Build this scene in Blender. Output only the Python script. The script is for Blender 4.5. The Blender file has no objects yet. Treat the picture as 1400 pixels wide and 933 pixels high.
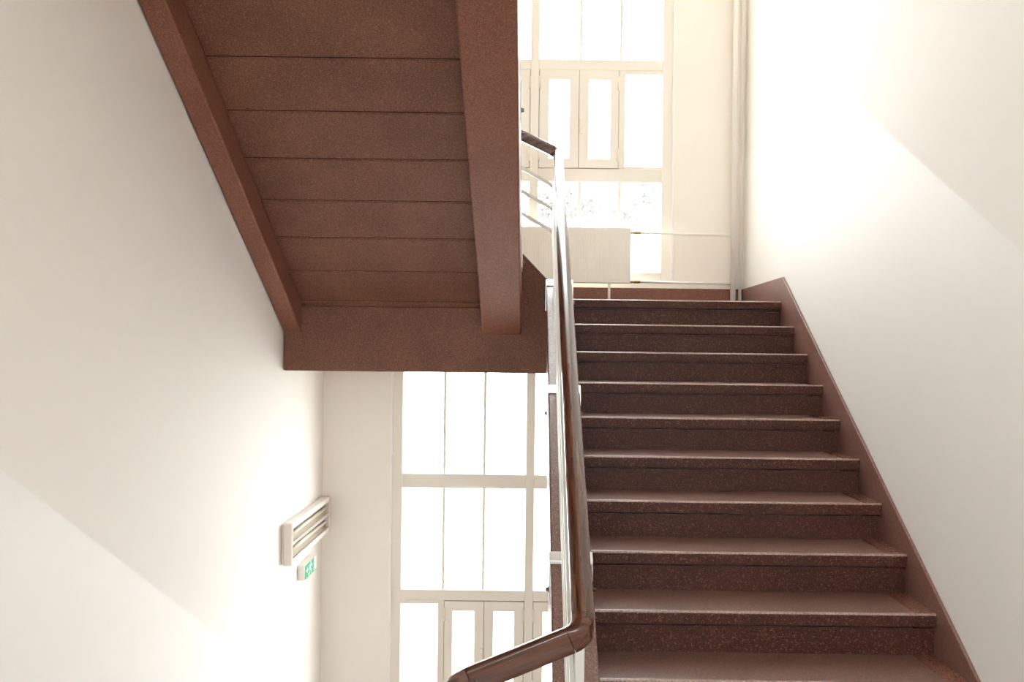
import bpy, bmesh, math, random
from mathutils import Vector, Matrix
random.seed(7)
SC = bpy.context.scene
COL = SC.collection

# ------------------------------------------------------------------ camera, world, exposure
EYE = 1.873
FPX = 1253.0                       # focal length in pixels of the 1400 px wide frame
cam_d = bpy.data.cameras.new('camera')
cam_d.sensor_width = 36.0
cam_d.lens = FPX / 1400 * 36.0
cam_d.shift_x = -29 / 1400         # the stairwell axis meets the frame right of its centre
cam_d.shift_y = 10 / 1400
cam_d.clip_start = 0.02
cam = bpy.data.objects.new('camera', cam_d)
COL.objects.link(cam)
cam.matrix_world = Matrix.Translation((0, 0, EYE)) @ Matrix.Rotation(math.pi / 2, 4, 'X') @ Matrix.Rotation(0.0122, 4, 'Z')
SC.camera = cam

world = bpy.data.worlds.new('overcast_sky')
SC.world = world
world.use_nodes = True
bg = world.node_tree.nodes['Background']
bg.inputs['Color'].default_value = (0.94, 0.975, 1.0, 1)
bg.inputs['Strength'].default_value = 15.0

SC.view_settings.view_transform = 'Standard'
SC.view_settings.look = 'None'
SC.view_settings.gamma = 1.0
SC.view_settings.use_curve_mapping = False
SC.view_settings.exposure = 0.14
SC.cycles.max_bounces = 14
SC.cycles.diffuse_bounces = 9
SC.cycles.glossy_bounces = 5
SC.cycles.transparent_max_bounces = 16
SC.cycles.caustics_reflective = False
SC.cycles.caustics_refractive = False

# ------------------------------------------------------------------ sizes of the stairwell
H, G = 0.169, 0.29                 # riser and going
SL = H / G
NR = 13                            # risers in one flight
Y0 = 5.93                          # edge of the half landing
YF = Y0 - (NR - 1) * G             # edge of the storey floor
LZ = NR * H                        # height of the half landing
WX = 1.62                          # half width of the stairwell
YW = 7.10                          # inner face of the window wall
SX0, SX1, SX2 = 0.08, 0.245, 0.33  # well face, curb side and beam side of the strings
UP_FLOOR = 2 * LZ
CEIL = 8.1
BACK = -2.6

# ------------------------------------------------------------------ materials
def new_mat(name):
    m = bpy.data.materials.new(name); m.use_nodes = True
    return m, m.node_tree, m.node_tree.nodes['Principled BSDF']

def N(nt, typ, **kw):
    n = nt.nodes.new(typ)
    for k, v in kw.items():
        setattr(n, k, v)
    return n

def plain(name, col, rough=0.5, metal=0.0, spec=0.5, coat=0.0, bump=0.0, bscale=200):
    m, nt, p = new_mat(name)
    p.inputs['Base Color'].default_value = (*col, 1)
    p.inputs['Roughness'].default_value = rough
    p.inputs['Metallic'].default_value = metal
    p.inputs['Specular IOR Level'].default_value = spec
    p.inputs['Coat Weight'].default_value = coat
    p.inputs['Coat Roughness'].default_value = 0.12
    if bump:
        tc = N(nt, 'ShaderNodeTexCoord'); no = N(nt, 'ShaderNodeTexNoise')
        no.inputs['Scale'].default_value = bscale; no.inputs['Detail'].default_value = 3
        b = N(nt, 'ShaderNodeBump'); b.inputs['Strength'].default_value = bump; b.inputs['Distance'].default_value = 0.004
        nt.links.new(tc.outputs['Object'], no.inputs['Vector'])
        nt.links.new(no.outputs['Fac'], b.inputs['Height'])
        nt.links.new(b.outputs['Normal'], p.inputs['Normal'])
    return m

def terrazzo(name, dark, mid, light, rough, speck=0.5, spec=0.5, blotch=0.35, coat=0.0):
    """ground stone in a coloured binder: fine chips, soft blotches of wear"""
    m, nt, p = new_mat(name)
    L = nt.links.new
    geo = N(nt, 'ShaderNodeNewGeometry')
    n1 = N(nt, 'ShaderNodeTexNoise'); n1.inputs['Scale'].default_value = 3.2; n1.inputs['Detail'].default_value = 5
    v1 = N(nt, 'ShaderNodeTexVoronoi'); v1.inputs['Scale'].default_value = 330
    v2 = N(nt, 'ShaderNodeTexVoronoi'); v2.inputs['Scale'].default_value = 210
    for n in (n1, v1, v2):
        L(geo.outputs['Position'], n.inputs['Vector'])
    r1 = N(nt, 'ShaderNodeValToRGB')
    r1.color_ramp.elements[0].position = 0.32; r1.color_ramp.elements[0].color = (*dark, 1)
    r1.color_ramp.elements[1].position = 0.72; r1.color_ramp.elements[1].color = (*mid, 1)
    sep = N(nt, 'ShaderNodeSeparateColor'); L(v1.outputs['Color'], sep.inputs['Color'])
    mixb = N(nt, 'ShaderNodeMix', data_type='FLOAT')
    mixb.inputs[0].default_value = blotch
    L(sep.outputs['Red'], mixb.inputs[2]); L(n1.outputs['Fac'], mixb.inputs[3])
    L(mixb.outputs[0], r1.inputs['Fac'])
    sep2 = N(nt, 'ShaderNodeSeparateColor'); L(v2.outputs['Color'], sep2.inputs['Color'])
    r2 = N(nt, 'ShaderNodeValToRGB')
    r2.color_ramp.elements[0].position = 0.86; r2.color_ramp.elements[0].color = (0, 0, 0, 1)
    r2.color_ramp.elements[1].position = 0.97; r2.color_ramp.elements[1].color = (speck, speck, speck, 1)
    L(sep2.outputs['Green'], r2.inputs['Fac'])
    mx = N(nt, 'ShaderNodeMix', data_type='RGBA')
    L(r2.outputs['Color'], mx.inputs[0]); L(r1.outputs['Color'], mx.inputs[6]); mx.inputs[7].default_value = (*light, 1)
    L(mx.outputs[2], p.inputs['Base Color'])
    p.inputs['Roughness'].default_value = rough
    p.inputs['Specular IOR Level'].default_value = spec
    p.inputs['Coat Weight'].default_value = coat
    p.inputs['Coat Roughness'].default_value = 0.2
    return m

def wood(name, dark, mid, rough=0.25, rot=(0, 0, 0), scale=(40, 1.6, 40)):
    m, nt, p = new_mat(name)
    L = nt.links.new
    tc = N(nt, 'ShaderNodeTexCoord')
    ro = N(nt, 'ShaderNodeMapping'); ro.inputs['Rotation'].default_value = rot
    mp = N(nt, 'ShaderNodeMapping'); mp.inputs['Scale'].default_value = scale
    n1 = N(nt, 'ShaderNodeTexNoise'); n1.inputs['Scale'].default_value = 2.0; n1.inputs['Detail'].default_value = 5; n1.inputs['Distortion'].default_value = 0.3
    L(tc.outputs['Object'], ro.inputs['Vector']); L(ro.outputs['Vector'], mp.inputs['Vector']); L(mp.outputs['Vector'], n1.inputs['Vector'])
    r = N(nt, 'ShaderNodeValToRGB')
    r.color_ramp.elements[0].position = 0.33; r.color_ramp.elements[0].color = (*dark, 1)
    r.color_ramp.elements[1].position = 0.7; r.color_ramp.elements[1].color = (*mid, 1)
    L(n1.outputs['Fac'], r.inputs['Fac']); L(r.outputs['Color'], p.inputs['Base Color'])
    p.inputs['Roughness'].default_value = rough
    p.inputs['Coat Weight'].default_value = 0.6; p.inputs['Coat Roughness'].default_value = 0.12
    return m

def glass_mat(name, film=0.0):
    """thin pane: straight transmission, mirror part by Fresnel, optional milky film"""
    m = bpy.data.materials.new(name); m.use_nodes = True
    nt = m.node_tree; nt.nodes.clear(); L = nt.links.new
    out = N(nt, 'ShaderNodeOutputMaterial')
    tr = N(nt, 'ShaderNodeBsdfTransparent'); tr.inputs['Color'].default_value = (0.96, 0.98, 0.97, 1)
    gl = N(nt, 'ShaderNodeBsdfGlossy'); gl.inputs['Roughness'].default_value = 0.02
    fr = N(nt, 'ShaderNodeFresnel'); fr.inputs['IOR'].default_value = 1.45
    ge = N(nt, 'ShaderNodeNewGeometry')        # the same outside-to-glass reflectance on both faces of the pane
    ior = N(nt, 'ShaderNodeMapRange'); ior.inputs[3].default_value = 1.45; ior.inputs[4].default_value = 1 / 1.45
    L(ge.outputs['Backfacing'], ior.inputs[0]); L(ior.outputs[0], fr.inputs['IOR'])
    mx = N(nt, 'ShaderNodeMixShader')
    L(fr.outputs[0], mx.inputs[0]); L(tr.outputs[0], mx.inputs[1]); L(gl.outputs[0], mx.inputs[2])
    if film:
        tl = N(nt, 'ShaderNodeBsdfTranslucent'); tl.inputs['Color'].default_value = (0.93, 0.94, 0.93, 1)
        m2 = N(nt, 'ShaderNodeMixShader'); m2.inputs[0].default_value = film
        L(mx.outputs[0], m2.inputs[1]); L(tl.outputs[0], m2.inputs[2]); L(m2.outputs[0], out.inputs[0])
    else:
        L(mx.outputs[0], out.inputs[0])
    return m

M = {}
M['wall'] = plain('matt_wall_paint', (0.87, 0.832, 0.79), 0.75, spec=0.25, bump=0.06, bscale=260)
M['dado'] = plain('gloss_wall_paint', (0.885, 0.862, 0.83), 0.55, spec=0.42, bump=0.02, bscale=90)
M['cream'] = plain('cream_wall_paint', (0.88, 0.832, 0.765), 0.75, spec=0.25, bump=0.06, bscale=260)
M['cream_gloss'] = plain('cream_gloss_paint', (0.88, 0.835, 0.775), 0.52, spec=0.42)
M['ceiling'] = plain('white_ceiling_paint', (0.88, 0.85, 0.81), 0.85)
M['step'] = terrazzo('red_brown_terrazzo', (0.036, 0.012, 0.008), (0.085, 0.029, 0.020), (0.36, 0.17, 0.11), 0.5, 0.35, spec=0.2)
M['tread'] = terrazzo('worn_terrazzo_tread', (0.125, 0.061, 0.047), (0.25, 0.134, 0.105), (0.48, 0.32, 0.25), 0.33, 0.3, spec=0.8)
M['edge'] = terrazzo('polished_edge_painted_glint', (0.22, 0.13, 0.11), (0.40, 0.27, 0.23), (0.6, 0.45, 0.38), 0.22, 0.3, spec=1.0, coat=0.8)  # pale base colour paints the window's glint onto the rounded edges
M['border'] = terrazzo('terrazzo_border', (0.15, 0.062, 0.044), (0.28, 0.125, 0.088), (0.5, 0.26, 0.17), 0.25, 0.35, spec=0.7)
M['string'] = terrazzo('polished_terrazzo_string', (0.11, 0.048, 0.038), (0.22, 0.105, 0.082), (0.46, 0.27, 0.20), 0.26, 0.35, spec=0.9)
M['skirting'] = terrazzo('polished_terrazzo_skirting', (0.15, 0.070, 0.056), (0.27, 0.135, 0.110), (0.46, 0.29, 0.23), 0.36, 0.25, spec=0.8)
M['joint_strip'] = plain('dark_joint_strip', (0.022, 0.010, 0.007), 0.9, spec=0.1)
M['soffit'] = terrazzo('brown_soffit_stone', (0.108, 0.042, 0.026), (0.225, 0.096, 0.060), (0.40, 0.22, 0.14), 0.6, 0.3, 0.3, 0.5)
M['beam'] = terrazzo('red_brown_beam_stone', (0.155, 0.056, 0.034), (0.275, 0.110, 0.070), (0.45, 0.24, 0.16), 0.5, 0.25, 0.35, 0.4)
_a = math.atan(SL)
M['wood'] = wood('varnished_mahogany_rising', (0.034, 0.010, 0.0045), (0.120, 0.039, 0.017), rot=(-_a, 0, 0))
M['wood_down'] = wood('varnished_mahogany_falling', (0.034, 0.010, 0.0045), (0.120, 0.039, 0.017), rot=(_a, 0, 0))
M['wood_cross'] = wood('varnished_mahogany_crosswise', (0.034, 0.010, 0.0045), (0.120, 0.039, 0.017), rot=(0, 0.4, 0), scale=(1.6, 40, 40))
M['steel'] = plain('brushed_steel', (0.62, 0.61, 0.59), 0.34, metal=1.0)
M['bar'] = plain('grey_painted_steel', (0.66, 0.64, 0.60), 0.32, metal=0.0)
M['dark_steel'] = plain('dark_bolt_steel', (0.16, 0.14, 0.13), 0.35, metal=1.0)
M['frame'] = plain('cream_window_paint', (0.83, 0.775, 0.69), 0.38, spec=0.5)
M['rebate_shade'] = plain('brown_rebate_shadow_gap', (0.30, 0.22, 0.15), 0.7)
M['rad'] = plain('cream_radiator_enamel', (0.82, 0.78, 0.70), 0.4)
M['pipe'] = plain('cream_pipe_enamel', (0.91, 0.88, 0.82), 0.3)
M['brass'] = plain('dull_brass', (0.52, 0.40, 0.22), 0.4, metal=1.0)
M['lamp_body'] = plain('beige_lamp_enamel', (0.78, 0.70, 0.63), 0.45)
M['lamp_white'] = plain('white_lamp_enamel', (0.90, 0.87, 0.83), 0.4)
M['lamp_inner'] = plain('beige_lamp_reflector', (0.50, 0.42, 0.33), 0.4)
M['tube'] = plain('opal_tube_glass', (0.80, 0.77, 0.70), 0.25)
M['sign_white'] = plain('white_sign_plastic', (0.80, 0.76, 0.72), 0.4)
M['sign_green'] = plain('green_sign_film', (0.02, 0.42, 0.22), 0.4)
M['sign_mark'] = plain('white_sign_print', (0.90, 0.92, 0.90), 0.4)
M['glass'] = glass_mat('window_glass')
M['frost'] = glass_mat('frosted_window_film', 0.9)
M['ground'] = plain('pale_paving', (0.55, 0.53, 0.50), 0.9)
M['leaf'] = plain('leaf_green', (0.115, 0.135, 0.10), 0.6)
M['bark'] = plain('grey_bark', (0.18, 0.14, 0.11), 0.9)

# ------------------------------------------------------------------ helpers
def thing(name, label, cat, loc=(0, 0, 0), group=None):
    o = bpy.data.objects.new(name, None); COL.objects.link(o)
    o.location = loc; o.empty_display_size = 0.1
    o['label'] = label; o['category'] = cat
    if group: o['group'] = group
    return o

def origin_of(parent):
    v = Vector((0, 0, 0))
    while parent is not None:
        v += parent.location; parent = parent.parent
    return v

def obj(name, bm, mats, parent=None, smooth=False, label=None):
    """bmesh in world coordinates -> one mesh object"""
    bmesh.ops.recalc_face_normals(bm, faces=bm.faces)
    me = bpy.data.meshes.new(name)
    if smooth:
        for f in bm.faces: f.smooth = True
    bm.to_mesh(me); bm.free()
    for m in (mats if isinstance(mats, (list, tuple)) else [mats]):
        me.materials.append(m)
    o = bpy.data.objects.new(name, me); COL.objects.link(o)
    if parent is not None:
        o.parent = parent
        me.transform(Matrix.Translation(-origin_of(parent)))
    if label: o['label'] = label
    if name.startswith('handrail'):
        me.shade_smooth()
        me.set_sharp_from_angle(angle=math.radians(32))
    return o

def copy_part(src, parent, off):
    c = src.copy(); COL.objects.link(c); c.parent = parent
    c.location = src.location + Vector(off)
    return c

def add_box(bm, x0, x1, y0, y1, z0, z1, bevel=0.0, mi=0, seg=2):
    b = bmesh.new()
    bmesh.ops.create_cube(b, size=1)
    for v in b.verts:
        v.co = Vector(((x0 + x1) / 2 + v.co.x * (x1 - x0), (y0 + y1) / 2 + v.co.y * (y1 - y0), (z0 + z1) / 2 + v.co.z * (z1 - z0)))
    if bevel:
        bmesh.ops.bevel(b, geom=list(b.edges), offset=bevel, segments=seg, affect='EDGES', profile=0.5, clamp_overlap=True)
    merge(bm, b, mi)

def merge(bm, b, mi=0):
    vm = {}
    for v in b.verts: vm[v] = bm.verts.new(v.co)
    for f in b.faces:
        try:
            nf = bm.faces.new([vm[v] for v in f.verts]); nf.material_index = mi; nf.smooth = f.smooth
        except ValueError:
            pass
    b.free()

def box(name, x0, x1, y0, y1, z0, z1, mat, parent=None, bevel=0.0, label=None):
    bm = bmesh.new(); add_box(bm, x0, x1, y0, y1, z0, z1, bevel)
    return obj(name, bm, mat, parent, label=label)

def add_prism_x(bm, yz, x0, x1, bevel=0.0, mi=0):
    """polygon in the YZ plane pushed along X"""
    b = bmesh.new()
    a = [b.verts.new((x0, y, z)) for y, z in yz]
    c = [b.verts.new((x1, y, z)) for y, z in yz]
    n = len(yz)
    b.faces.new(a); b.faces.new(c[::-1])
    for i in range(n):
        b.faces.new((a[i], c[i], c[(i + 1) % n], a[(i + 1) % n]))
    bmesh.ops.recalc_face_normals(b, faces=b.faces)
    if bevel:
        bmesh.ops.bevel(b, geom=list(b.edges), offset=bevel, segments=2, affect='EDGES', profile=0.5, clamp_overlap=True)
    merge(bm, b, mi)

def add_slant(bm, prof, ya, yb, slope, bevel=0.0, mi=0):
    """profile of (x, dz) pushed along Y while rising with slope; z = dz + slope * y; vertical ends"""
    b = bmesh.new()
    a = [b.verts.new((x, ya, dz + slope * ya)) for x, dz in prof]
    c = [b.verts.new((x, yb, dz + slope * yb)) for x, dz in prof]
    n = len(prof)
    b.faces.new(a); b.faces.new(c[::-1])
    for i in range(n):
        b.faces.new((a[i], c[i], c[(i + 1) % n], a[(i + 1) % n]))
    bmesh.ops.recalc_face_normals(b, faces=b.faces)
    if bevel:
        bmesh.ops.bevel(b, geom=list(b.edges), offset=bevel, segments=2, affect='EDGES', profile=0.5, clamp_overlap=True)
    merge(bm, b, mi)

def add_cyl(bm, p0, p1, r0, r1=None, seg=14, mi=0, smooth=True):
    p0, p1 = Vector(p0), Vector(p1); r1 = r0 if r1 is None else r1
    d = (p1 - p0).normalized()
    u = d.orthogonal().normalized(); w = d.cross(u)
    A, B = [], []
    for i in range(seg):
        t = 2 * math.pi * i / seg
        e = u * math.cos(t) + w * math.sin(t)
        A.append(bm.verts.new(p0 + e * r0)); B.append(bm.verts.new(p1 + e * r1))
    for i in range(seg):
        f = bm.faces.new((A[i], A[(i + 1) % seg], B[(i + 1) % seg], B[i])); f.smooth = smooth; f.material_index = mi
    for ring in (A, B):
        f = bm.faces.new(ring); f.material_index = mi

def add_sweep(bm, prof, path, smooth=False, mi=0, prof2=None):
    """closed profile (side, up) carried along a path, its 'up' staying in the vertical plane of the path"""
    path = [Vector(p) for p in path]
    rings = []
    n = len(path)
    for i, p in enumerate(path):
        if i == 0: t0 = t1 = (path[1] - p).normalized()
        elif i == n - 1: t0 = t1 = (p - path[i - 1]).normalized()
        else:
            t0 = (p - path[i - 1]).normalized(); t1 = (path[i + 1] - p).normalized()
        t = (t0 + t1).normalized()
        side = t.cross(Vector((0, 0, 1))).normalized()
        up = side.cross(t).normalized()
        s0 = t0.cross(Vector((0, 0, 1))).normalized(); s1 = t1.cross(Vector((0, 0, 1))).normalized()
        k = 1.0 / max(0.5, math.sqrt(max(0.01, (1 + s0.dot(s1)) / 2)))
        f = i / (n - 1)
        pr = prof if prof2 is None else [(a0 + (a1 - a0) * f, b0_ + (b1_ - b0_) * f) for (a0, b0_), (a1, b1_) in zip(prof, prof2)]
        rings.append([bm.verts.new(p + side * (a * k) + up * b) for a, b in pr])
    m = len(prof)
    for i in range(n - 1):
        for j in range(m):
            f = bm.faces.new((rings[i][j], rings[i][(j + 1) % m], rings[i + 1][(j + 1) % m], rings[i + 1][j]))
            f.smooth = smooth; f.material_index = mi
    bm.faces.new(rings[0]).material_index = mi; bm.faces.new(rings[-1][::-1]).material_index = mi

def structure(o):
    o['kind'] = 'structure'
    return o

# ------------------------------------------------------------------ the shell of the stairwell
def side_wall(name, sx, line):
    """wall with the gloss-painted lower part ending on the slanting line (y, z)"""
    bm = bmesh.new()
    x, xo = sx * WX, sx * (WX + 0.25)
    ys = [p[0] for p in line]
    lo = [bm.verts.new((x, y, -LZ - 0.3)) for y in ys]
    mi_ = [bm.verts.new((x, y, z)) for y, z in line]
    hi = [bm.verts.new((x, y, CEIL)) for y in ys]
    for i in range(len(ys) - 1):
        f = bm.faces.new((lo[i], lo[i + 1], mi_[i + 1], mi_[i])); f.material_index = 1
        bm.faces.new((mi_[i], mi_[i + 1], hi[i + 1], hi[i]))
    ol = [bm.verts.new((xo, ys[0], -LZ - 0.3)), bm.verts.new((xo, ys[-1], -LZ - 0.3)), bm.verts.new((xo, ys[-1], CEIL)), bm.verts.new((xo, ys[0], CEIL))]
    bm.faces.new(ol)
    bm.faces.new([lo[0], ol[0], ol[3], hi[0], mi_[0]])
    bm.faces.new([lo[-1], ol[1], ol[2], hi[-1], mi_[-1]])
    bm.faces.new(lo + [ol[1], ol[0]])
    bm.faces.new(hi + [ol[2], ol[3]])
    return structure(obj(name, bm, [M['wall'], M['dado']]))

DR = EYE + 0.337 - 0.572 * 3.04     # right paint line: z = DR + 0.572 y
side_wall('wall_right', 1, [(BACK, DR + 0.572 * 2.3), (2.3, DR + 0.572 * 2.3), (6.02, DR + 0.572 * 6.02), (YW + 0.3, DR + 0.572 * 6.02)])
DL = EYE - 0.385 + 0.571 * 2.79     # left paint line: z = DL - 0.571 y
side_wall('wall_left', -1, [(BACK, DL - 0.571 * 2.3), (2.3, DL - 0.571 * 2.3), (6.25, DL - 0.571 * 6.25), (YW + 0.3, DL - 0.571 * 6.25)])

WCX = -0.012                        # window axis
WHW = 1.072                         # half width of the openings
Z_UP = EYE + 2.165                  # top of the casements, upper and lower window
Z_LO = EYE - 1.965
W_TOP_UP = 2.74                     # the upper window is one row of panes taller
W_BOT, W_TOP = -1.625, 1.85         # opening below and above that level

bm = bmesh.new()
dz_low = DL - 0.571 * 6.25
def wall_box(x0, x1, z0, z1):
    cuts = [z for z in (dz_low,) if z0 < z < z1]
    zs = [z0] + cuts + [z1]
    for a, b in zip(zs[:-1], zs[1:]):
        add_box(bm, x0, x1, YW, YW + 0.11, a, b, mi=1 if b <= dz_low + 1e-6 else 0)
wall_box(-WX - 0.25, WCX - WHW, -LZ - 0.3, CEIL)
wall_box(WCX + WHW, WX + 0.25, -LZ - 0.3, CEIL)
wall_box(WCX - WHW, WCX + WHW, -LZ - 0.3, Z_LO + W_BOT)
wall_box(WCX - WHW, WCX + WHW, Z_LO + W_TOP, Z_UP + W_BOT)
wall_box(WCX - WHW, WCX + WHW, Z_UP + W_TOP_UP, CEIL)
bmesh.ops.remove_doubles(bm, verts=bm.verts, dist=1e-5)
structure(obj('wall_back', bm, [M['cream'], M['cream_gloss']]))
# wall behind the viewer; its two unseen windows are added for daylight fill
bm = bmesh.new()
fw = [(1.2, 2.9), (UP_FLOOR + 1.3, UP_FLOOR + 2.2)]
def front_box(x0, x1, z0, z1): add_box(bm, x0, x1, BACK - 0.25, BACK, z0, z1)
front_box(-WX - 0.25, -1.35, -LZ - 0.3, CEIL); front_box(1.35, WX + 0.25, -LZ - 0.3, CEIL)
front_box(-1.35, 1.35, -LZ - 0.3, fw[0][0]); front_box(-1.35, 1.35, fw[0][1], fw[1][0]); front_box(-1.35, 1.35, fw[1][1], CEIL)
structure(obj('wall_front', bm, M['wall']))
structure(box('ceiling', -WX - 0.25, WX + 0.25, BACK - 0.25, YW + 0.3, CEIL, CEIL + 0.25, M['ceiling']))
structure(box('floor', -WX, WX, BACK, YF, -0.32, 0.0, M['tread']))
structure(box('ceiling', -WX, WX, BACK, YF - 0.04, UP_FLOOR - 0.32, UP_FLOOR, M['ceiling']))

# ------------------------------------------------------------------ windows
def window(name, zc, W_TOP):
    w = bpy.data.objects.new(name, None); COL.objects.link(w)
    w.location = (WCX, YW + 0.06, zc + W_BOT); w['kind'] = 'structure'
    yf0, yf1 = YW + 0.015, YW + 0.085          # frame depth
    yg0, yg1 = YW + 0.047, YW + 0.053          # glass
    zb, zt = zc + W_BOT, zc + W_TOP
    bv = 0.004
    # outer frame
    for s in (-1, 1):
        a, b = WCX + s * WHW, WCX + s * 0.992
        box('frame_stile', min(a, b), max(a, b), yf0, yf1, zb, zt, M['frame'], w, bv)
    box('frame_rail', WCX - 0.992, WCX + 0.992, yf0, yf1, zb, zb + 0.06, M['frame'], w, bv)
    box('frame_rail', WCX - 0.992, WCX + 0.992, yf0, yf1, zt - 0.08, zt, M['frame'], w, bv)
    # cover bead where the frame meets the plaster
    for s in (-1, 1):
        a, b = WCX + s * (WHW + 0.014), WCX + s * (WHW - 0.004)
        box('cover_bead', min(a, b), max(a, b), YW - 0.008, yf0 + 0.002, zb, zt, M['lamp_white'], w, 0.003)
    box('mullion', WCX - 0.034, WCX + 0.034, yf0 - 0.012, yf1, zb + 0.06, zt - 0.08, M['frame'], w, bv)
    rows = [(zb + 0.06, zc - 0.868, 'low'), (zc - 0.765, zc, 'case'), (zc + 0.082, zc + 0.872, 'fix'), (zc + 0.982, min(zt - 0.08, zc + 1.77), 'fix')]
    t_lo = [(zc - 0.868, zc - 0.765), (zc, zc + 0.082), (zc + 0.872, zc + 0.982)]
    if W_TOP > 2:
        t_lo.append((zc + 1.77, zc + 1.88)); rows.append((zc + 1.88, zt - 0.08, 'fix'))
    for s in (-1, 1):
        def X(a, b):
            a, b = WCX + s * a, WCX + s * b
            return min(a, b), max(a, b)
        for z0, z1 in t_lo:
            x0, x1 = X(0.034, 0.992)
            box('transom', x0, x1, yf0 - 0.004, yf1, z0, z1, M['frame'], w, bv)
        for z0, z1, kind in rows:
            if kind in ('fix', 'low'):
                hb = 0.0105 if kind == 'fix' else 0.014
                edges = [0.034, 0.357, 0.668, 0.992]
                for e in edges[1:3]:
                    x0, x1 = X(e - hb, e + hb)
                    box('glazing_bar', x0, x1, yf0 + 0.01, yf1, z0, z1, M['frame'], w, 0.002)
                for i in range(3):
                    x0, x1 = X(edges[i] + (0 if i == 0 else hb), edges[i + 1] - (0 if i == 2 else hb))
                    if kind == 'low':
                        zf = zb + 0.475
                        box('pane', x0, x1, yg0, yg1, zf, z1, M['glass'], w)
                        box('frosted_pane', x0, x1, yg0, yg1, z0, zf, M['frost'], w)
                    else:
                        box('pane', x0, x1, yg0, yg1, z0, z1, M['glass'], w)
            else:
                # a fixed light by the wall side and two casements by the mullion
                x0, x1 = X(0.655, 0.705)
                box('stile', x0, x1, yf0 - 0.002, yf1, z0, z1, M['frame'], w, bv)
                x0, x1 = X(0.705, 0.992)
                box('pane', x0, x1, yg0, yg1, z0 + 0.02, z1 - 0.03, M['glass'], w)
                box('pane_rail', x0, x1, yf0 + 0.004, yf1, z1 - 0.03, z1, M['frame'], w)
                box('pane_rail', x0, x1, yf0 + 0.004, yf1, z0, z0 + 0.02, M['frame'], w)
                for ca, cb, ga, gb in ((0.038, 0.343, 0.112, 0.272), (0.347, 0.651, 0.420, 0.588)):
                    zz0, zz1 = z0 + 0.004, z1 - 0.004
                    gz0, gz1 = z0 + 0.075, z1 - 0.078
                    bmc = bmesh.new()
                    yc0, yc1 = yf0 - 0.014, yf1 - 0.012
                    for (p, q, r_, t_) in ((ca, ga, zz0, zz1), (gb, cb, zz0, zz1), (ga, gb, zz0, gz0), (ga, gb, gz1, zz1)):
                        x0, x1 = X(p, q)
                        add_box(bmc, x0, x1, yc0, yc1, r_, t_)
                    c = obj('casement', bmc, M['frame'], w)
                    x0, x1 = X(ga, gb)
                    box('pane', x0, x1, yg0, yg1, gz0, gz1, M['glass'], c)
                    hx = ca if ca < 0.1 else cb
                    for hz in (zz1 - 0.10, zz0 + 0.10):
                        bmh = bmesh.new()
                        xx = WCX + s * (hx + (0.001 if hx < 0.1 else -0.001))
                        add_cyl(bmh, (xx, yc0 - 0.004, hz - 0.05), (xx, yc0 - 0.004, hz + 0.05), 0.008)
                        obj('hinge', bmh, M['frame'], c)
                    if ca > 0.3:
                        xx = WCX + s * 0.362
                        bmh = bmesh.new()
                        add_box(bmh, xx - 0.012, xx + 0.012, yc0 - 0.008, yc0 + 0.002, z0 + 0.30, z0 + 0.40, 0.002)
                        add_box(bmh, xx - 0.008, xx + 0.008, yc0 - 0.045, yc0 - 0.03, z0 + 0.26, z0 + 0.37, 0.004)
                        add_cyl(bmh, (xx, yc0 - 0.04, z0 + 0.355), (xx, yc0, z0 + 0.355), 0.007, seg=8)
                        obj('handle', bmh, M['frame'], c)
                # rebate gap round the casements, its shade painted in as a brown strip
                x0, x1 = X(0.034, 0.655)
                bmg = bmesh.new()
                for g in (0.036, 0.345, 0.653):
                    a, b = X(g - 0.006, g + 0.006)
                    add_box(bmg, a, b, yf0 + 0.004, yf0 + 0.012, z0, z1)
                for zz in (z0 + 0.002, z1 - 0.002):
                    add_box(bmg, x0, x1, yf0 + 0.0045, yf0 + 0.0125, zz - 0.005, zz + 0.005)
                obj('rebate_shade_strip', bmg, M['rebate_shade'], w)
    return w
def fill_window(name, z0, z1):
    w = bpy.data.objects.new(name, None); COL.objects.link(w)
    w.location = (0, BACK - 0.12, z0); w['kind'] = 'structure'
    ya, yb = BACK - 0.16, BACK - 0.10
    for x in (-1.35, -0.485, 0.425, 1.29):
        box('frame_stile', x, x + 0.06, ya, yb, z0, z1, M['frame'], w)
    for i in range(3):
        a = (-1.29, -0.425, 0.485)[i]; b = (-0.485, 0.425, 1.29)[i]
        box('frame_rail', a, b, ya, yb, z0, z0 + 0.06, M['frame'], w); box('frame_rail', a, b, ya, yb, z1 - 0.06, z1, M['frame'], w)
        box('pane', a, b, ya + 0.027, ya + 0.033, z0 + 0.06, z1 - 0.06, M['glass'], w)
fill_window('fill_window_3', *fw[0])
fill_window('fill_window_4', *fw[1])
window('window_1', Z_UP, W_TOP_UP)
window('window_2', Z_LO, W_TOP)

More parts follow.
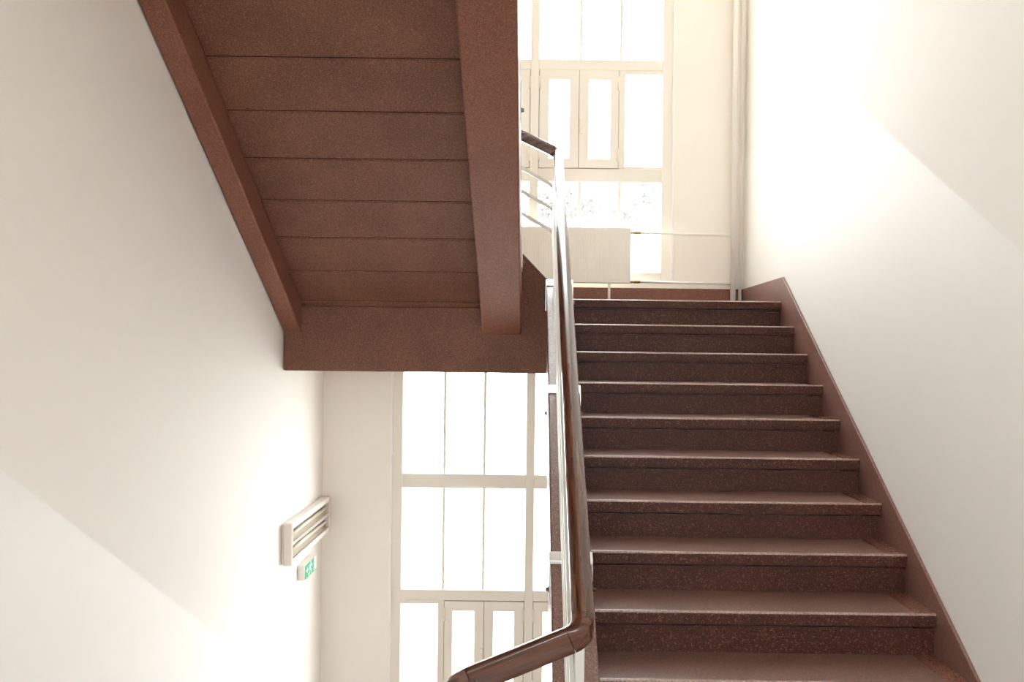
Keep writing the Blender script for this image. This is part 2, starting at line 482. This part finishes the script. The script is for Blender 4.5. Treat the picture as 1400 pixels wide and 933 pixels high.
# ------------------------------------------------------------------ landings
def landing(z, label, well_side):
    L = thing('stair_landing', label, 'landing', (0, Y0, z - 0.487))
    box('floor_slab', -WX + 0.002, WX - 0.002, Y0 + 0.16, YW - 0.002, z - 0.2, z, M['tread'], L)
    box('edge_beam', SX1, WX - 0.006, Y0 + 0.065, Y0 + 0.16, z - 0.487, z - 0.071, M['soffit'], L)
    # nosing of the landing over the flight coming up on the right
    bm = bmesh.new(); nosing(bm, SX1, WX - 0.017, Y0, z, 0.16)
    o = obj('landing_nosing', bm, [M['tread'], M['step'], M['edge']], L)
    for p in o.data.polygons:
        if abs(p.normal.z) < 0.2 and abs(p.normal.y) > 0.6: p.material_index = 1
        elif 0.2 < p.normal.z < 0.98: p.material_index = 2
    box('landing_kerb', -WX + 0.006, -0.202, Y0, Y0 + 0.16, z - 0.063, z, M['step'], L)
    # edge beam under the upper flight, rising to a board that closes the well between the two strings
    yz = [(-0.2, z + H + 0.127), (-SX0, z + H + 0.127), (SX0, z + 0.13), (SX1, z + 0.13)]
    b = bmesh.new()
    poly = [(-WX + 0.006, z - 0.487), (-WX + 0.006, z - 0.064), (-0.2, z - 0.064)] + yz + [(SX1, z - 0.487)]
    A = [b.verts.new((x, Y0 + 0.001, zz)) for x, zz in poly]; C = [b.verts.new((x, Y0 + 0.155, zz)) for x, zz in poly]
    b.faces.new(A); b.faces.new(C[::-1])
    n = len(poly)
    for i in range(n): b.faces.new((A[i], C[i], C[(i + 1) % n], A[(i + 1) % n]))
    bmesh.ops.recalc_face_normals(b, faces=b.faces)
    bmesh.ops.bevel(b, geom=list(b.edges), offset=0.007, segments=2, affect='EDGES', profile=0.5)
    obj('edge_beam', b, M['soffit'], L)
    return L

def nosing(bm, x0, x1, yk, zk, depth, mi=0):
    """slab edge with lip and a thin bead under it"""
    add_prism_x(bm, [(yk + 0.013, zk), (yk + depth, zk), (yk + depth, zk - 0.040), (yk + 0.06, zk - 0.040), (yk + 0.06, zk - 0.072), (yk + 0.016, zk - 0.072), (yk + 0.016, zk - 0.063), (yk + 0.036, zk - 0.061), (yk + 0.036, zk - 0.050), (yk, zk - 0.050), (yk, zk - 0.013), (yk + 0.0010, zk - 0.0080), (yk + 0.0038, zk - 0.0038), (yk + 0.0080, zk - 0.0010)], x0, x1, 0, mi)

landing(LZ, 'red-brown half landing below the radiator, reached by the flight of steps', 1)
landing(-LZ, 'red-brown half landing at the foot of the descending flight, in front of the lower window', 1)

# ------------------------------------------------------------------ flights
def string_profile(sx, zt, zb):
    """curb above the steps and wider beam under them, as (x, dz)"""
    zs = zt - 0.44
    p = [(SX0, zb), (SX2, zb), (SX2, zs), (SX1, zs), (SX1, zt), (SX0, zt)]
    return [(sx * x, z) for x, z in p]

def step_set(F, x0, x1, noses, face):
    """treads and risers; each nose is (y, z); face = -1 when the riser looks towards -Y, +1 towards +Y"""
    y, z = noses[0]
    bm = bmesh.new()
    xb = x1 - 0.085 if x1 > 0 else x0 + 0.085
    segs = [(x0, xb, 0), (xb, x1, 1)] if x1 > 0 else [(xb, x1, 0), (x0, xb, 1)]
    for a, b, mi in segs:
        nosing(bm, a, b, 0, 0, G + 0.024, mi)
    if face > 0:
        bmesh.ops.scale(bm, vec=(1, -1, 1), verts=bm.verts)
    bmesh.ops.translate(bm, vec=(0, y, z), verts=bm.verts)
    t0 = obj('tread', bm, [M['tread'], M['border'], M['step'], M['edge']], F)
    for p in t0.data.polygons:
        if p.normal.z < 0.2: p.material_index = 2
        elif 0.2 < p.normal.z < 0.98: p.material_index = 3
    bm = bmesh.new()
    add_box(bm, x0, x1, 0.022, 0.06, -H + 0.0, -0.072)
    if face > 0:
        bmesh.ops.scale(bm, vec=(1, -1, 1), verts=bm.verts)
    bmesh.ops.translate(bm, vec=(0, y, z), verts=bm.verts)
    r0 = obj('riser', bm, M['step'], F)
    for yy, zz in noses[1:]:
        copy_part(t0, F, (0, yy - y, zz - z)); copy_part(r0, F, (0, yy - y, zz - z))
    return t0, r0

# the flight in view on the right, from the storey floor up to the half landing
FA = thing('stair_flight', 'flight of red-brown terrazzo steps climbing beside the bare right wall to the landing', 'stairs', (0.9, YF, 0))
nosesA = [(Y0 - k * G, LZ - k * H) for k in range(1, NR)]
tA, rA = step_set(FA, SX1, WX - 0.017, nosesA, -1)
copy_part(rA, FA, (0, G, H))        # riser under the landing edge
nA = LZ - SL * Y0                   # nosing plane z = nA + SL*y
bm = bmesh.new()
yend = YF - 0.13
prof = string_profile(1, nA + 0.13, nA - 0.41)
add_slant(bm, prof, yend, Y0 - 0.001, SL, 0.007)
cut = bmesh.ops.bisect_plane(bm, geom=list(bm.verts) + list(bm.edges) + list(bm.faces), plane_co=(0, 0, 0.001), plane_no=(0, 0, 1), clear_inner=True)
bmesh.ops.holes_fill(bm, edges=[e for e in bm.edges if e.is_boundary], sides=0)
obj('string', bm, M['string'], FA)
bm = bmesh.new()
zs = lambda y: nA + SL * y + 0.16
add_prism_x(bm, [(YF - 0.1, 0.001), (YF - 0.1, 0.16), (YF - 0.03, 0.16), (Y0 - 0.005, LZ + 0.157), (YW - 0.015, LZ + 0.150), (YW - 0.015, LZ + 0.001), (Y0 + 0.162, LZ + 0.001), (Y0 + 0.162, LZ - 0.2), (Y0 - 0.005, LZ - 0.36)], WX - 0.016, WX - 0.001, 0.003)
o = obj('baseboard_right', bm, M['skirting']); structure(o)
bm = bmesh.new()
add_box(bm, -WX + 0.02, WX - 0.018, YW - 0.022, YW - 0.001, LZ + 0.001, LZ + 0.152, 0.003)
structure(obj('baseboard_back', bm, M['beam']))

# the flight overhead, from the half landing up towards the viewer: beams, soffit slabs, steps
FB = thing('stair_flight', 'overhead flight seen from below, brown slabs between two inclined stone beams', 'stairs', (-0.9, Y0, LZ))
nB = LZ + H + SL * Y0               # z = nB - SL*y
def flight_down(F, n0, face_mats, ya, yb):
    bm = bmesh.new()
    zb = n0 - 0.41
    add_slant(bm, string_profile(-1, n0 + 0.13, zb), ya, yb, -SL, 0.008)
    obj('side_beam', bm, M['beam'], F)
    bm = bmesh.new()
    prof = [(-WX + 0.006, zb), (-1.50, zb), (-1.50, zb + 0.30), (-WX + 0.006, zb + 0.30)]
    add_slant(bm, prof, ya, yb, -SL, 0.008)
    obj('side_beam', bm, M['beam'], F)
    # soffit slabs, joint by joint
    zs = zb + 0.18
    y = 5.885 - 12 * G
    src = jsrc = None
    while y < yb:
        a, b = max(y, ya) + 0.0035, min(y + G, yb) - 0.0035
        if b - a > 0.02:
            full = abs(b - a - (G - 0.007)) < 1e-4
            if full and src is not None:
                c = copy_part(src[0], F, (0, a - src[1], -SL * (a - src[1])))
            else:
                bm = bmesh.new()
                prof = [(-1.498, zs), (-SX2 - 0.002, zs), (-SX2 - 0.002, zs + 0.05), (-1.498, zs + 0.05)]
                add_slant(bm, prof, a, b, -SL, 0.0018)
                # near edge a touch lower than the neighbour's far edge
                for v in bm.verts:
                    v.co.z -= 0.008 * (1 - (v.co.y - a) / G)
                s = obj('soffit_slab', bm, M['soffit'], F)
                if full: src = (s, a)
        if y + G < yb - 0.01:                       # dark strip in the joint, set back a little
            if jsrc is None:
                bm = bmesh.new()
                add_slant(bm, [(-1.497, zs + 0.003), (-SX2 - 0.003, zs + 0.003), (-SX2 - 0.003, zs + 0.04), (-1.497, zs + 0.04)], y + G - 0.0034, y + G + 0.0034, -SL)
                jsrc = (obj('joint', bm, M['joint_strip'], F), y)
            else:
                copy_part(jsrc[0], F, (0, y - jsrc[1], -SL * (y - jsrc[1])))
        y += G
    bm = bmesh.new()
    prof = [(-1.498, zs + 0.052), (-SX2 - 0.002, zs + 0.052), (-SX2 - 0.002, zs + 0.075), (-1.498, zs + 0.075)]
    add_slant(bm, prof, ya, yb, -SL)
    obj('slab_core', bm, M['soffit'], F)
flight_down(FB, nB, None, YF, Y0 - 0.001)
nosesB = [(Y0 - (j - 1) * G, LZ + j * H) for j in range(1, NR)]
step_set(FB, -WX + 0.02, -SX1, nosesB, +1)
FC = thing('stair_flight', 'flight descending from the storey floor along the wall with the lamp', 'stairs', (-0.9, Y0, -LZ))
nC = SL * YF                        # z = nC - SL*y
flight_down(FC, nC, None, YF + 0.001, Y0 - 0.001)
nosesC = [(YF + k * G, -k * H) for k in range(1, NR)]
step_set(FC, -WX + 0.02, -SX1, nosesC, +1)

# ------------------------------------------------------------------ railings
RXL = 0.195                         # rail of the descending flight
RX = 0.1445                         # rail axis from the well axis
RT = 0.97                           # rail top above the nosings
PROF = [(-0.024, -0.034), (0.024, -0.034), (0.029, -0.030), (0.0305, -0.024), (0.0305, 0.010), (0.0285, 0.0115), (0.0275, 0.0165), (0.022, 0.022), (0.012, 0.027), (0, 0.0285),
        (-0.012, 0.027), (-0.022, 0.022), (-0.0275, 0.0165), (-0.0285, 0.0115), (-0.0305, 0.010), (-0.0305, -0.024), (-0.029, -0.030)]
PROF_C = [(-0.017, -0.040), (0.017, -0.040), (0.020, -0.038), (0.0215, -0.034), (0.0215, 0.019), (0.0213, 0.0205), (0.0208, 0.022), (0.0185, 0.0250), (0.010, 0.0278), (0, 0.0285),
          (-0.010, 0.0278), (-0.0185, 0.0250), (-0.0208, 0.022), (-0.0213, 0.0205), (-0.0215, 0.019), (-0.0215, -0.034), (-0.020, -0.038)]
def zA(y, d): return nA + SL * y + d
def zB(y, d): return nB - SL * y + d
def zC(y, d): return nC - SL * y + d
CY_T, CY_B = Y0 + 0.03, YF + 0.012   # where rails cross over the well, at the landing and at the storey floor

def arc(c, a, b, n):
    """quadratic bend from a to b with corner c"""
    a, b, c = Vector(a), Vector(b), Vector(c)
    return [a * (1 - t) ** 2 + c * 2 * t * (1 - t) + b * t * t for t in [i / n for i in range(n + 1)]]

def flat_bar(w, h):
    return [(-w / 2, -h / 2), (w / 2, -h / 2), (w / 2, h / 2), (-w / 2, h / 2)]

RCEN = RT - 0.0285 / math.cos(math.atan(SL))
RA = thing('stair_railing', 'mahogany handrail on flat steel posts and bars beside the ascending terrazzo steps', 'railing', (RX, YF, 0.1))
# corner points of the rail axis
def crossing(name_r, name_c, parent, cy, zr, zl, x, r, prof, mat, bend_parts, label=None, slopes=(1, 1), smooth=False, xl=None):
    """rail that turns from the right flight over the well to the left flight: bend, straight piece, bend"""
    P = Vector((x, cy, zr)); Q = Vector((-(xl or x), cy, zl))
    d = (Q - P).normalized()
    ar = P + Vector((0, slopes[0][0] * r, slopes[0][1] * r)); br = P + d * r
    al = Q - d * r; bl = Q + Vector((0, slopes[1][0] * r, slopes[1][1] * r))
    if bend_parts:
        b = bmesh.new(); add_sweep(b, prof, arc(P, ar, br, 9), smooth, prof2=PROF_C); obj(name_r, b, mat, parent)
        b = bmesh.new(); add_sweep(b, PROF_C, [br + d * 0.0003, al - d * 0.0003], smooth); obj(name_c, b, mat, parent)
        b = bmesh.new(); add_sweep(b, PROF_C, arc(Q, al, bl, 9), smooth, prof2=prof); obj(name_r, b, mat, parent)
    else:
        b = bmesh.new(); add_sweep(b, prof, arc(P, ar, br, 5)[:-1] + [br] + arc(Q, al, bl, 5), smooth); obj(name_c, b, mat, parent)
    return ar, bl

sA = Vector((0, 1, SL)).normalized(); sD = Vector((0, 1, -SL)).normalized()
# at the storey floor: the rail of the ascending flight turns to the descending one; at the landing to the overhead one
zr, zl = zA(CY_B, RCEN), zC(CY_B, RCEN) + 0.040
b0, c0 = crossing('handrail_bend', 'handrail_crosspiece', RA, CY_B, zr, zl, RX, 0.04, PROF, M['wood_cross'], True, slopes=((1, SL), (1, -SL)), xl=RXL)
zr2, zl2 = zA(CY_T, RCEN), zB(CY_T, RCEN)
b1, c1 = crossing('handrail_bend', 'handrail_crosspiece', RA, CY_T, zr2, zl2, RX, 0.04, PROF, M['wood_cross'], True, slopes=((-1, -SL), (-1, SL)))
bm = bmesh.new(); add_sweep(bm, PROF, [b0 + sA * 0.0003, b1 - sA * 0.0003]); obj('handrail', bm, M['wood'], RA)
RB = thing('stair_railing', 'railing of the overhead flight, mostly hidden behind its stone beam', 'railing', (-RX, Y0, LZ + 0.3))
bm = bmesh.new(); add_sweep(bm, PROF, [c1, (-RX, YF, zB(YF, RCEN))]); obj('handrail', bm, M['wood_down'], RB)
RC = thing('stair_railing', 'railing of the flight going down, only its rail end at the bend shows', 'railing', (-RXL, YF, 0.1))
bm = bmesh.new(); add_sweep(bm, PROF, [c0, (-RXL, Y0, zC(Y0, RCEN) + 0.040)]); obj('handrail', bm, M['wood_down'], RC)

BX = 0.119                          # flat bars, on the well side of the posts
FB_ = flat_bar(0.013, 0.022)
for d in (0.255, 0.405, 0.55):
    dd = RT - d
    a0, e0 = crossing('rail_bar', 'rail_bar', RA, CY_B, zA(CY_B, dd), zC(CY_B, dd) + 0.03, BX, 0.03, FB_, M['bar'], False, slopes=((1, SL), (1, -SL)), xl=BX + RXL - RX)
    a1, e1 = crossing('rail_bar', 'rail_bar', RA, CY_T, zA(CY_T, dd), zB(CY_T, dd), BX, 0.03, FB_, M['bar'], False, slopes=((-1, -SL), (-1, SL)))
    bm = bmesh.new(); add_sweep(bm, FB_, [a0, a1]); obj('rail_bar', bm, M['bar'], RA)
    bm = bmesh.new(); add_sweep(bm, FB_, [e1, (-BX, YF, zB(YF, dd))]); obj('rail_bar', bm, M['bar'], RB)
    bm = bmesh.new(); add_sweep(bm, FB_, [e0, (-BX - RXL + RX, Y0, zC(Y0, dd) + 0.03)]); obj('rail_bar', bm, M['bar'], RC)

def posts(R, sx, ys, zf, slope, dx0=0.0):
    """posts on saddle brackets that clasp the string, a bolt on each cheek"""
    for y in ys:
        zt = zf(y, 0.13)
        bm = bmesh.new(); add_box(bm, 0.127 if sx > 0 else -0.155 - dx0, 0.155 if sx > 0 else -0.127 - dx0, y - 0.02, y + 0.02, zt + 0.006, zf(y, RCEN - 0.04), 0.002)
        obj('post', bm, M['bar'], R)
        bm = bmesh.new()
        xa, xb = SX0 - 0.005, SX1 + 0.005
        b = bmesh.new()
        add_slant(b, [(sx * xa, zf(0, 0.13) + 0.001), (sx * xb, zf(0, 0.13) + 0.001), (sx * xb, zf(0, 0.13) + 0.016), (sx * xa, zf(0, 0.13) + 0.016)], y - 0.023, y + 0.023, slope, 0.002)
        merge(bm, b)
        for (p, q) in ((xa, SX0 - 0.001), (SX1 + 0.001, xb)):
            b = bmesh.new()
            add_slant(b, [(sx * p, zf(0, -0.03)), (sx * q, zf(0, -0.03)), (sx * q, zf(0, 0.13) + 0.002), (sx * p, zf(0, 0.13) + 0.002)], y - 0.023, y + 0.023, slope)
            merge(bm, b)
        br = obj('post_bracket', bm, M['steel'], R)
        for p, dx in ((xa, -1), (xb, 1)):
            bm = bmesh.new()
            zb = zf(y, 0.012)
            add_cyl(bm, (sx * p, y, zb), (sx * (p + dx * 0.004), y, zb), 0.013, seg=16)
            add_cyl(bm, (sx * (p + dx * 0.004), y, zb), (sx * (p + dx * 0.013), y, zb), 0.009, seg=6, smooth=False)
            obj('bolt', bm, M['dark_steel'], br)
posts(RA, 1, [5.86, 4.775, 3.69, 2.60], zA, SL)
posts(RB, -1, [5.86, 4.70, 3.62], zB, -SL)
posts(RC, -1, [2.60, 3.69, 4.775, 5.86], zC, -SL, RXL - RX)

# ------------------------------------------------------------------ wall lamp and exit sign on the left wall
ly0, ly1, lz0, lz1, lx0, lx1 = 5.94, 7.07, EYE - 1.435, EYE - 1.155, -WX, -WX + 0.072
LM = thing('wall_lamp', 'long beige fluorescent wall lamp with louvre, above the small green sign', 'lamp', (-WX, (ly0 + ly1) / 2, lz0))
bm = bmesh.new()
add_box(bm, lx0 + 0.001, lx0 + 0.022, ly0 + 0.02, ly1 - 0.02, lz0 + 0.01, lz1 - 0.01)
add_box(bm, lx0 + 0.022, lx1 - 0.004, ly0 + 0.02, ly1 - 0.02, lz1 - 0.035, lz1 - 0.006, 0.003)
add_box(bm, lx0 + 0.022, lx1 - 0.004, ly0 + 0.02, ly1 - 0.02, lz0 + 0.006, lz0 + 0.03, 0.003)
obj('housing', bm, M['lamp_white'], LM)
for a, b in ((ly0, ly0 + 0.03), (ly1 - 0.03, ly1)):
    box('end_cap', lx0 + 0.012, lx1, a, b, lz0, lz1, M['lamp_body'], LM, 0.008)
bm = bmesh.new()
for zc_, hw in ((lz0 + 0.085, 0.045), (lz1 - 0.09, 0.045)):       # two trough reflectors
    pts = [(lx0 + 0.026 + 0.028 * ((t / 5 - 1) ** 2), zc_ + hw * (t / 5 - 1)) for t in range(11)]
    for i in range(10):
        q = [bm.verts.new((pts[i][0], y, pts[i][1])) for y in (ly0 + 0.03, ly1 - 0.03)] + [bm.verts.new((pts[i + 1][0], y, pts[i + 1][1])) for y in (ly1 - 0.03, ly0 + 0.03)]
        bm.faces.new(q)
bmesh.ops.remove_doubles(bm, verts=bm.verts, dist=1e-5)
obj('reflector', bm, M['lamp_inner'], LM, smooth=True)
for zc_ in (lz0 + 0.085, lz1 - 0.09):
    bm = bmesh.new(); add_cyl(bm, (lx0 + 0.042, ly0 + 0.03, zc_), (lx0 + 0.042, ly1 - 0.03, zc_), 0.011)
    obj('fluorescent_tube', bm, M['tube'], LM)
bm = bmesh.new()
zm = (lz0 + lz1) / 2
for zz in (lz0 + 0.034, zm, lz1 - 0.040):
    add_box(bm, lx1 - 0.018, lx1 - 0.006, ly0 + 0.03, ly1 - 0.03, zz - 0.003, zz + 0.003)
nb = 34
for i in range(nb):
    y = ly0 + 0.045 + (ly1 - ly0 - 0.09) * i / (nb - 1)
    add_box(bm, lx1 - 0.014, lx1 - 0.003, y - 0.006, y + 0.006, zm - 0.010, zm + 0.010)
    add_box(bm, lx1 - 0.014, lx1 - 0.004, y - 0.005, y + 0.005, lz0 + 0.026, lz0 + 0.040)
obj('louvre', bm, M['lamp_white'], LM)

ey0, ey1, ez0, ez1 = 6.37, 6.72, EYE - 1.638, EYE - 1.530
EX = thing('exit_sign', 'small green and white running-man exit sign on the wall under the lamp', 'sign', (-WX, (ey0 + ey1) / 2, ez0))
box('housing', -WX + 0.001, -WX + 0.050, ey0, ey1, ez0, ez1, M['sign_white'], EX, 0.005)
box('sign_face', -WX + 0.050, -WX + 0.053, ey0 + 0.008, ey1 - 0.006, ez0 + 0.006, ez1 - 0.006, M['sign_green'], EX)
bm = bmesh.new()
xs = -WX + 0.0545
def flat(pts):
    # pts in (across from the reader's left, up), metres on the sign face; the reader looks along -X, so across runs towards -Y... +Y is on the reader's right
    b = bmesh.new()
    A = [b.verts.new((xs - 0.0012, ey0 + a, ez0 + u)) for a, u in pts]; C = [b.verts.new((xs, ey0 + a, ez0 + u)) for a, u in pts]
    b.faces.new(A); b.faces.new(C[::-1])
    for i in range(len(pts)): b.faces.new((A[i], C[i], C[(i + 1) % len(pts)], A[(i + 1) % len(pts)]))
    bmesh.ops.recalc_face_normals(b, faces=b.faces); merge(bm, b)
def limb(p, q, w):
    p, q = Vector(p), Vector(q); d = (q - p).normalized(); n = Vector((-d.y, d.x)) * w / 2
    flat([tuple(p + n), tuple(q + n), tuple(q - n), tuple(p - n)])
flat([(0.25, 0.012), (0.335, 0.012), (0.335, 0.108), (0.25, 0.108)])                               # doorway
flat([(0.165 + 0.010 * math.cos(t * math.pi / 6), 0.096 + 0.010 * math.sin(t * math.pi / 6)) for t in range(12)])   # head
limb((0.158, 0.084), (0.145, 0.050), 0.022)      # trunk
limb((0.160, 0.080), (0.190, 0.066), 0.010); limb((0.190, 0.066), (0.206, 0.080), 0.010)   # fore arm
limb((0.155, 0.082), (0.125, 0.078), 0.010); limb((0.125, 0.078), (0.112, 0.056), 0.010)   # rear arm
limb((0.146, 0.052), (0.180, 0.040), 0.013); limb((0.180, 0.040), (0.176, 0.014), 0.012)   # fore leg
limb((0.144, 0.052), (0.128, 0.026), 0.013); limb((0.128, 0.026), (0.094, 0.020), 0.012)   # rear leg
flat([(0.03, 0.054), (0.066, 0.054), (0.066, 0.038), (0.088, 0.060), (0.066, 0.082), (0.066, 0.066), (0.03, 0.066)])   # arrow
obj('pictogram', bm, M['sign_mark'], EX, label='white running figure, arrow and doorway')

# ------------------------------------------------------------------ radiator and pipes under the upper window
rx0, rx1, ry0, ry1, rz0, rz1 = -0.775, 0.735, YW - 0.125, YW - 0.055, EYE + 0.505, EYE + 0.93
RD = thing('radiator', 'cream panel radiator standing on the landing in front of the window', 'radiator', (0, YW - 0.09, LZ))
bm = bmesh.new(); add_box(bm, rx0, rx1, ry0 + 0.008, ry1, rz0, rz1, 0.006)
obj('panel', bm, M['rad'], RD)
bm = bmesh.new()
nrib = 84
for i in range(nrib):
    x = rx0 + 0.025 + (rx1 - rx0 - 0.05) * i / (nrib - 1)
    add_box(bm, x - 0.006, x + 0.006, ry0 + 0.0068, ry0 + 0.014, rz0 + 0.02, rz1 - 0.02, 0.003, seg=1)
o = obj('panel_ribs', bm, M['rad'], RD); o['kind'] = 'stuff'
for x in (rx0 + 0.16, 0.575):
    bm = bmesh.new(); add_cyl(bm, (x, YW - 0.09, LZ), (x, YW - 0.09, rz0 + 0.01), 0.010); add_cyl(bm, (x, YW - 0.09, LZ), (x, YW - 0.09, LZ + 0.006), 0.022)
    obj('foot', bm, M['rad'], RD)
PXM, PYM = 1.525, YW - 0.075
for zz, nm in ((EYE + 0.892, 'supply_pipe'), (EYE + 0.520, 'return_pipe')):
    bm = bmesh.new(); add_cyl(bm, (rx1 + 0.06, YW - 0.09, zz), (PXM - 0.015, PYM, zz - 0.006), 0.0105)
    p = obj(nm, bm, M['pipe'], RD)
    bm = bmesh.new(); add_cyl(bm, (rx1 - 0.002, YW - 0.09, zz), (rx1 + 0.035, YW - 0.09, zz), 0.013, seg=6, smooth=False); add_cyl(bm, (rx1 + 0.03, YW - 0.09, zz), (rx1 + 0.075, YW - 0.09, zz), 0.015)
    obj('valve', bm, M['brass'], p, label='dull brass valve')
for x, y, r, lab in ((PXM, PYM, 0.021, 'thick cream vertical heating pipe that the radiator pipes join'), (1.588, YW - 0.04, 0.014, 'thin cream vertical heating pipe in the corner behind the thick one')):
    bm = bmesh.new(); add_cyl(bm, (x, y, LZ + 0.001), (x, y, CEIL - 0.002), r, seg=20)
    o = obj('heating_pipe', bm, M['pipe']); o['label'] = lab; o['category'] = 'pipe'; o['group'] = 'heating pipes in the corner'

# ------------------------------------------------------------------ outside: paving and trees
GZ = -2.75
g = box('ground', -60, 60, -60, 120, GZ - 0.2, GZ, M['ground']); structure(g)
def tree(x, y, h, r, seed, label):
    rnd = random.Random(seed)
    t = thing('leafy_tree', label, 'tree', (x, y, GZ), 'trees outside the window')
    bm = bmesh.new()
    add_cyl(bm, (x, y, GZ), (x + 0.1, y, GZ + h * 0.55), 0.14, 0.08, 10)
    for i in range(7):
        a = rnd.uniform(0, 6.28); z0 = GZ + h * rnd.uniform(0.35, 0.55)
        add_cyl(bm, (x + 0.07, y, z0), (x + math.cos(a) * r * 0.7, y + math.sin(a) * r * 0.7, z0 + h * rnd.uniform(0.15, 0.3)), 0.05, 0.015, 6)
    obj('trunk', bm, M['bark'], t)
    bm = bmesh.new()
    cl = []
    for i in range(16):
        a = rnd.uniform(0, 6.28); rr = r * rnd.uniform(0.1, 0.75)
        cl.append((Vector((x + math.cos(a) * rr, y + math.sin(a) * rr, GZ + h * rnd.uniform(0.5, 0.92))), r * rnd.uniform(0.25, 0.42)))
    for i in range(2600):
        c, cr = rnd.choice(cl)
        d = Vector((rnd.gauss(0, 1), rnd.gauss(0, 1), rnd.gauss(0, 1))).normalized() * cr * rnd.uniform(0.5, 1.05)
        p = c + d
        n = Vector((rnd.gauss(0, 1), rnd.gauss(0, 1), rnd.gauss(0, 1) + 0.5)).normalized()
        u = n.orthogonal().normalized(); w = n.cross(u)
        s = rnd.uniform(0.05, 0.10)
        bm.faces.new([bm.verts.new(p + u * s), bm.verts.new(p + w * s * 0.5), bm.verts.new(p - u * s), bm.verts.new(p - w * s * 0.5)])
    o = obj('foliage', bm, M['leaf'], t); o['kind'] = 'stuff'
tree(2.45, 20.5, 9.0, 1.25, 1, 'leafy green tree outside, seen low through the window pane nearest the pipes')
tree(0.95, 25.5, 9.7, 1.6, 2, 'leafy green tree outside, seen above the middle of the radiator')
